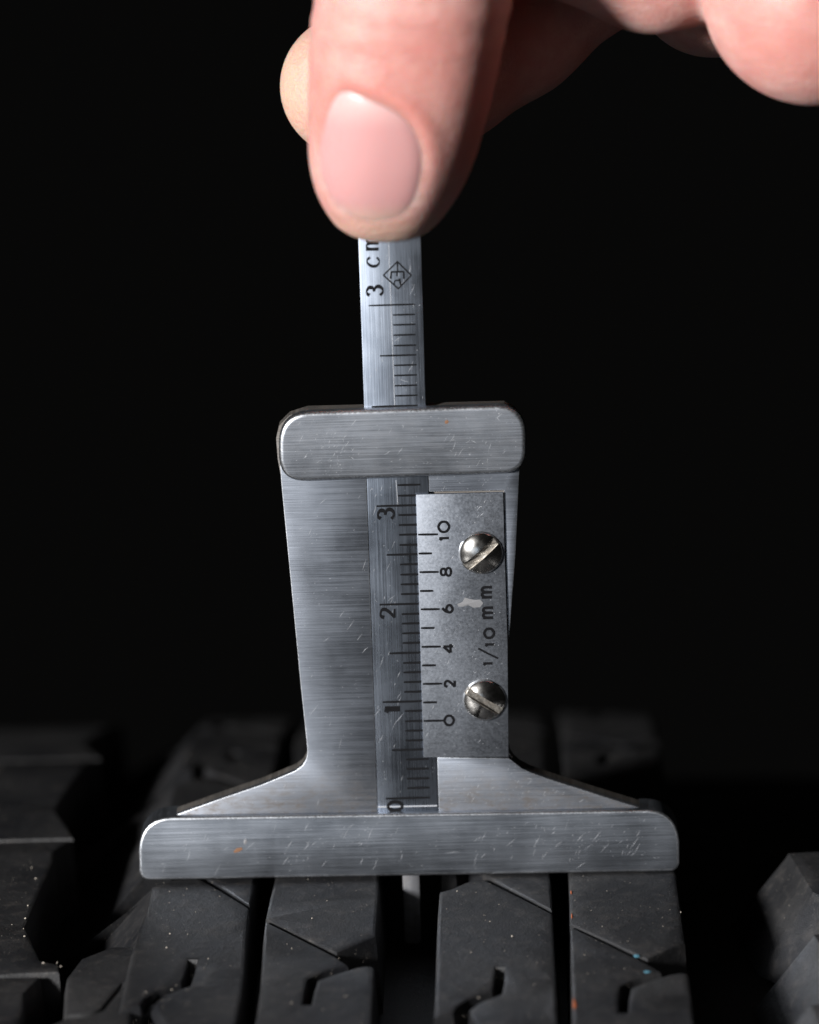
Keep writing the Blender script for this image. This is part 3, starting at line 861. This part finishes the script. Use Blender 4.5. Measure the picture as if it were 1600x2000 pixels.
def surface_nets(F, ox, oy, oz, h):
    S = F < 0
    nx, ny, nz = F.shape
    corners = [(i, j, k) for i in (0, 1) for j in (0, 1) for k in (0, 1)]
    cnt = np.zeros((nx - 1, ny - 1, nz - 1), np.int8)
    for (i, j, k) in corners:
        cnt += S[i:nx - 1 + i, j:ny - 1 + j, k:nz - 1 + k]
    act = (cnt > 0) & (cnt < 8)
    I, J, K = np.nonzero(act)
    idx = -np.ones(act.shape, np.int64); idx[I, J, K] = np.arange(len(I))
    acc = np.zeros((len(I), 3)); num = np.zeros(len(I))
    for a in corners:
        for ax in range(3):
            if a[ax] == 1: continue
            b = list(a); b[ax] = 1
            fa = F[I + a[0], J + a[1], K + a[2]]; fb = F[I + b[0], J + b[1], K + b[2]]
            c = (fa < 0) != (fb < 0)
            t = np.where(c, fa / np.where(c, fa - fb, 1), 0)
            for d in range(3):
                acc[:, d] += np.where(c, a[d] + (t if d == ax else 0), 0)
            num += c
    pos = acc / num[:, None] + np.stack([I, J, K], 1)
    pos = pos * h + np.array([ox, oy, oz])
    quads = []
    for ax in range(3):
        sl0 = [slice(None)] * 3; sl1 = [slice(None)] * 3
        sl0[ax] = slice(0, -1); sl1[ax] = slice(1, None)
        a, b = S[tuple(sl0)], S[tuple(sl1)]
        E = np.argwhere(a != b)
        o1, o2 = [(1, 2), (2, 0), (0, 1)][ax]
        ok = (E[:, o1] > 0) & (E[:, o2] > 0) & (E[:, o1] < F.shape[o1] - 1) & (E[:, o2] < F.shape[o2] - 1)
        E = E[ok]
        if not len(E): continue
        def cell(d1, d2):
            q = E.copy(); q[:, o1] += d1; q[:, o2] += d2
            return idx[q[:, 0], q[:, 1], q[:, 2]]
        c = np.stack([cell(-1, -1), cell(0, -1), cell(0, 0), cell(-1, 0)], 1)
        inside_first = a[E[:, 0], E[:, 1], E[:, 2]]
        c[~inside_first] = c[~inside_first][:, ::-1]
        quads.append(c)
    return pos, np.concatenate(quads)
hv, hf = surface_nets(F, gx[0], gy[0], gz[0], H)
# relax the grid a little
nb = np.concatenate([hf[:, [0, 1]], hf[:, [1, 2]], hf[:, [2, 3]], hf[:, [3, 0]]])
for it in range(3):
    acc = np.zeros_like(hv); num = np.zeros(len(hv))
    np.add.at(acc, nb[:, 0], hv[nb[:, 1]]); np.add.at(num, nb[:, 0], 1)
    np.add.at(acc, nb[:, 1], hv[nb[:, 0]]); np.add.at(num, nb[:, 1], 1)
    hv = hv * 0.5 + 0.5 * acc / num[:, None]

def skin_mat():
    t = NT('skin')
    at_b = t.n('ShaderNodeAttribute', attribute_name='blush'); at_p = t.n('ShaderNodeAttribute', attribute_name='pale')
    mott = t.noise(t.mapping((420, 420, 420)), 1, 5, 0.68)
    fine = t.noise(t.mapping((2600, 2600, 1500)), 1, 4, 0.65)
    wr = t.noise(t.mapping((500, 500, 1500)), 1, 3, 0.6)
    v = t.n('ShaderNodeTexVoronoi', feature='DISTANCE_TO_EDGE'); t.link(t.mapping((1900, 1900, 1300)), v.inputs['Vector']); v.inputs['Scale'].default_value = 1
    cells = t.ramp(v.outputs['Distance'], 0.0, 0.25)
    col = t.mix(t.ramp(mott, 0.3, 0.72), (0.52, 0.255, 0.225), (0.63, 0.39, 0.352))
    blo = t.noise(t.mapping((110, 110, 150)), 1, 3, 0.55)
    col = t.mix(t.ramp(blo, 0.42, 0.66, 0, 0.7), col, (0.55, 0.235, 0.208))
    col = t.mix(t.math('MULTIPLY', at_b.outputs['Fac'], 0.75), col, (0.52, 0.195, 0.165))
    col = t.mix(t.math('MULTIPLY', at_p.outputs['Fac'], 0.85), col, (0.57, 0.41, 0.30))
    nrm = t.bump(cells, 0.35, 0.00008)
    nrm = t.bump(fine, 0.30, 0.00008, nrm)
    nrm = t.bump(wr, 0.45, 0.0003, nrm)
    t.set(Base_Color=col, Roughness=t.ramp(mott, 0.3, 0.7, 0.44, 0.56), Normal=nrm, Subsurface_Weight=0.85, Subsurface_Scale=0.0027)
    t.b.inputs['Subsurface Radius'].default_value = (1.0, 0.24, 0.12)
    t.b.inputs['Specular IOR Level'].default_value = 0.35
    return t.m
M_SKIN = skin_mat()
person = mesh_obj('person', hv, hf, M_SKIN)
person.data.shade_smooth()
person['label'] = 'bare hand pinching the upper end of the steel blade'
person['category'] = 'hand'
X_, Y_, Z_ = hv[:, 0], hv[:, 1], hv[:, 2]
# natural skin colour: redder round the cuticle and knuckle, paler at pressed tips
ncx, ncz = nail_xz[:, 0].mean(), nail_xz[:, 1].mean()
sdv = poly_sd(X_, Z_, nail_xz)
frontv = np.clip((-8 - Y_) / 3, 0, 1)
bl = np.exp(-np.clip(sdv, 0, None) / 3.2) * np.clip((Z_ - ncz + 1) / 5, 0, 1) * frontv
bl = np.maximum(bl, 0.55 * np.exp(-((Z_ - 84) / 5) ** 2) * frontv)
pa = np.clip(1 - (Z_ - tz[0]) / 4.5, 0, 1) * (Y_ < 0)
pa = np.maximum(pa, np.clip(1 - (X_ + 10.5) / 6, 0, 1) * (Y_ > 1.0))
for nm, arr in (('blush', bl), ('pale', pa)):
    a_ = person.data.attributes.new(nm, 'FLOAT', 'POINT'); a_.data.foreach_set('value', arr.astype(np.float32))

# thumb nail plate
def nail_mat():
    t = NT('nail')
    sp = t.n('ShaderNodeAttribute', attribute_name='lunula')
    fe = t.n('ShaderNodeAttribute', attribute_name='free_edge')
    col = t.mix(t.math('MULTIPLY', sp.outputs['Fac'], 0.6), (0.55, 0.29, 0.285), (0.63, 0.42, 0.40))
    col = t.mix(t.math('MULTIPLY', fe.outputs['Fac'], 0.75), col, (0.60, 0.41, 0.33))
    rid = t.noise(t.mapping((900, 900, 60)), 1, 3, 0.5)
    t.set(Base_Color=col, Roughness=0.36, Normal=t.bump(rid, 0.25, 0.00006), Subsurface_Weight=0.6, Subsurface_Scale=0.001)
    t.b.inputs['Subsurface Radius'].default_value = (1.0, 0.4, 0.3)
    return t.m
nv, nf = [], []
NR, NA = 14, len(nail_xz)
c0 = np.array([ncx, ncz])
lun, fre = [], []
for i in range(NR + 1):
    rho = i / NR
    for q in nail_xz:
        p = c0 + (q - c0) * rho * 1.03
        cxx, aa, bb, yy = thumb_params(p[1])
        k = min(0.995, abs((p[0] - cxx) / aa))
        ys = yy - bb * (1 - k ** PW) ** (1 / PW)
        pr = (p[1] - zb_n) / (zt_n - zb_n)
        sd_ = min(1.0, max(0.22, 0.55 + 0.5 * ((p[0] - ncx) / 5 * 0.8 + (p[1] - ncz) / 6.5 * 0.7)))
        nv.append((p[0], ys + 0.01 + 0.06 * sd_ + (0.08 + 0.28 * sd_) * rho ** 10 - 0.12 * (1 - pr) * (1 - rho), p[1]))
        lun.append(max(0.0, min(1.0, (pr - 0.72) / 0.15))); fre.append(max(0.0, min(1.0, (0.16 - pr) / 0.14)))
for i in range(NR):
    for j in range(NA):
        a, b = i * NA + j, i * NA + (j + 1) % NA
        nf.append((a, b, b + NA, a + NA))
nail = mesh_obj('thumbnail', nv, nf, nail_mat(), person)
bmn = bmesh.new(); bmn.from_mesh(nail.data); bmesh.ops.remove_doubles(bmn, verts=[v for v in bmn.verts[:NA]], dist=1e-6); bmesh.ops.recalc_face_normals(bmn, faces=bmn.faces[:])
if sum(f.normal.y for f in bmn.faces) > 0: bmesh.ops.reverse_faces(bmn, faces=bmn.faces[:])
la = [lun[0]] + lun[NA:]; fa_ = [fre[0]] + fre[NA:]
bmn.to_mesh(nail.data); bmn.free()
nail.data.shade_smooth()
if len(nail.data.vertices) == len(la):
    for nm, arr in (('lunula', la), ('free_edge', fa_)):
        a_ = nail.data.attributes.new(nm, 'FLOAT', 'POINT'); a_.data.foreach_set('value', np.array(arr, np.float32))
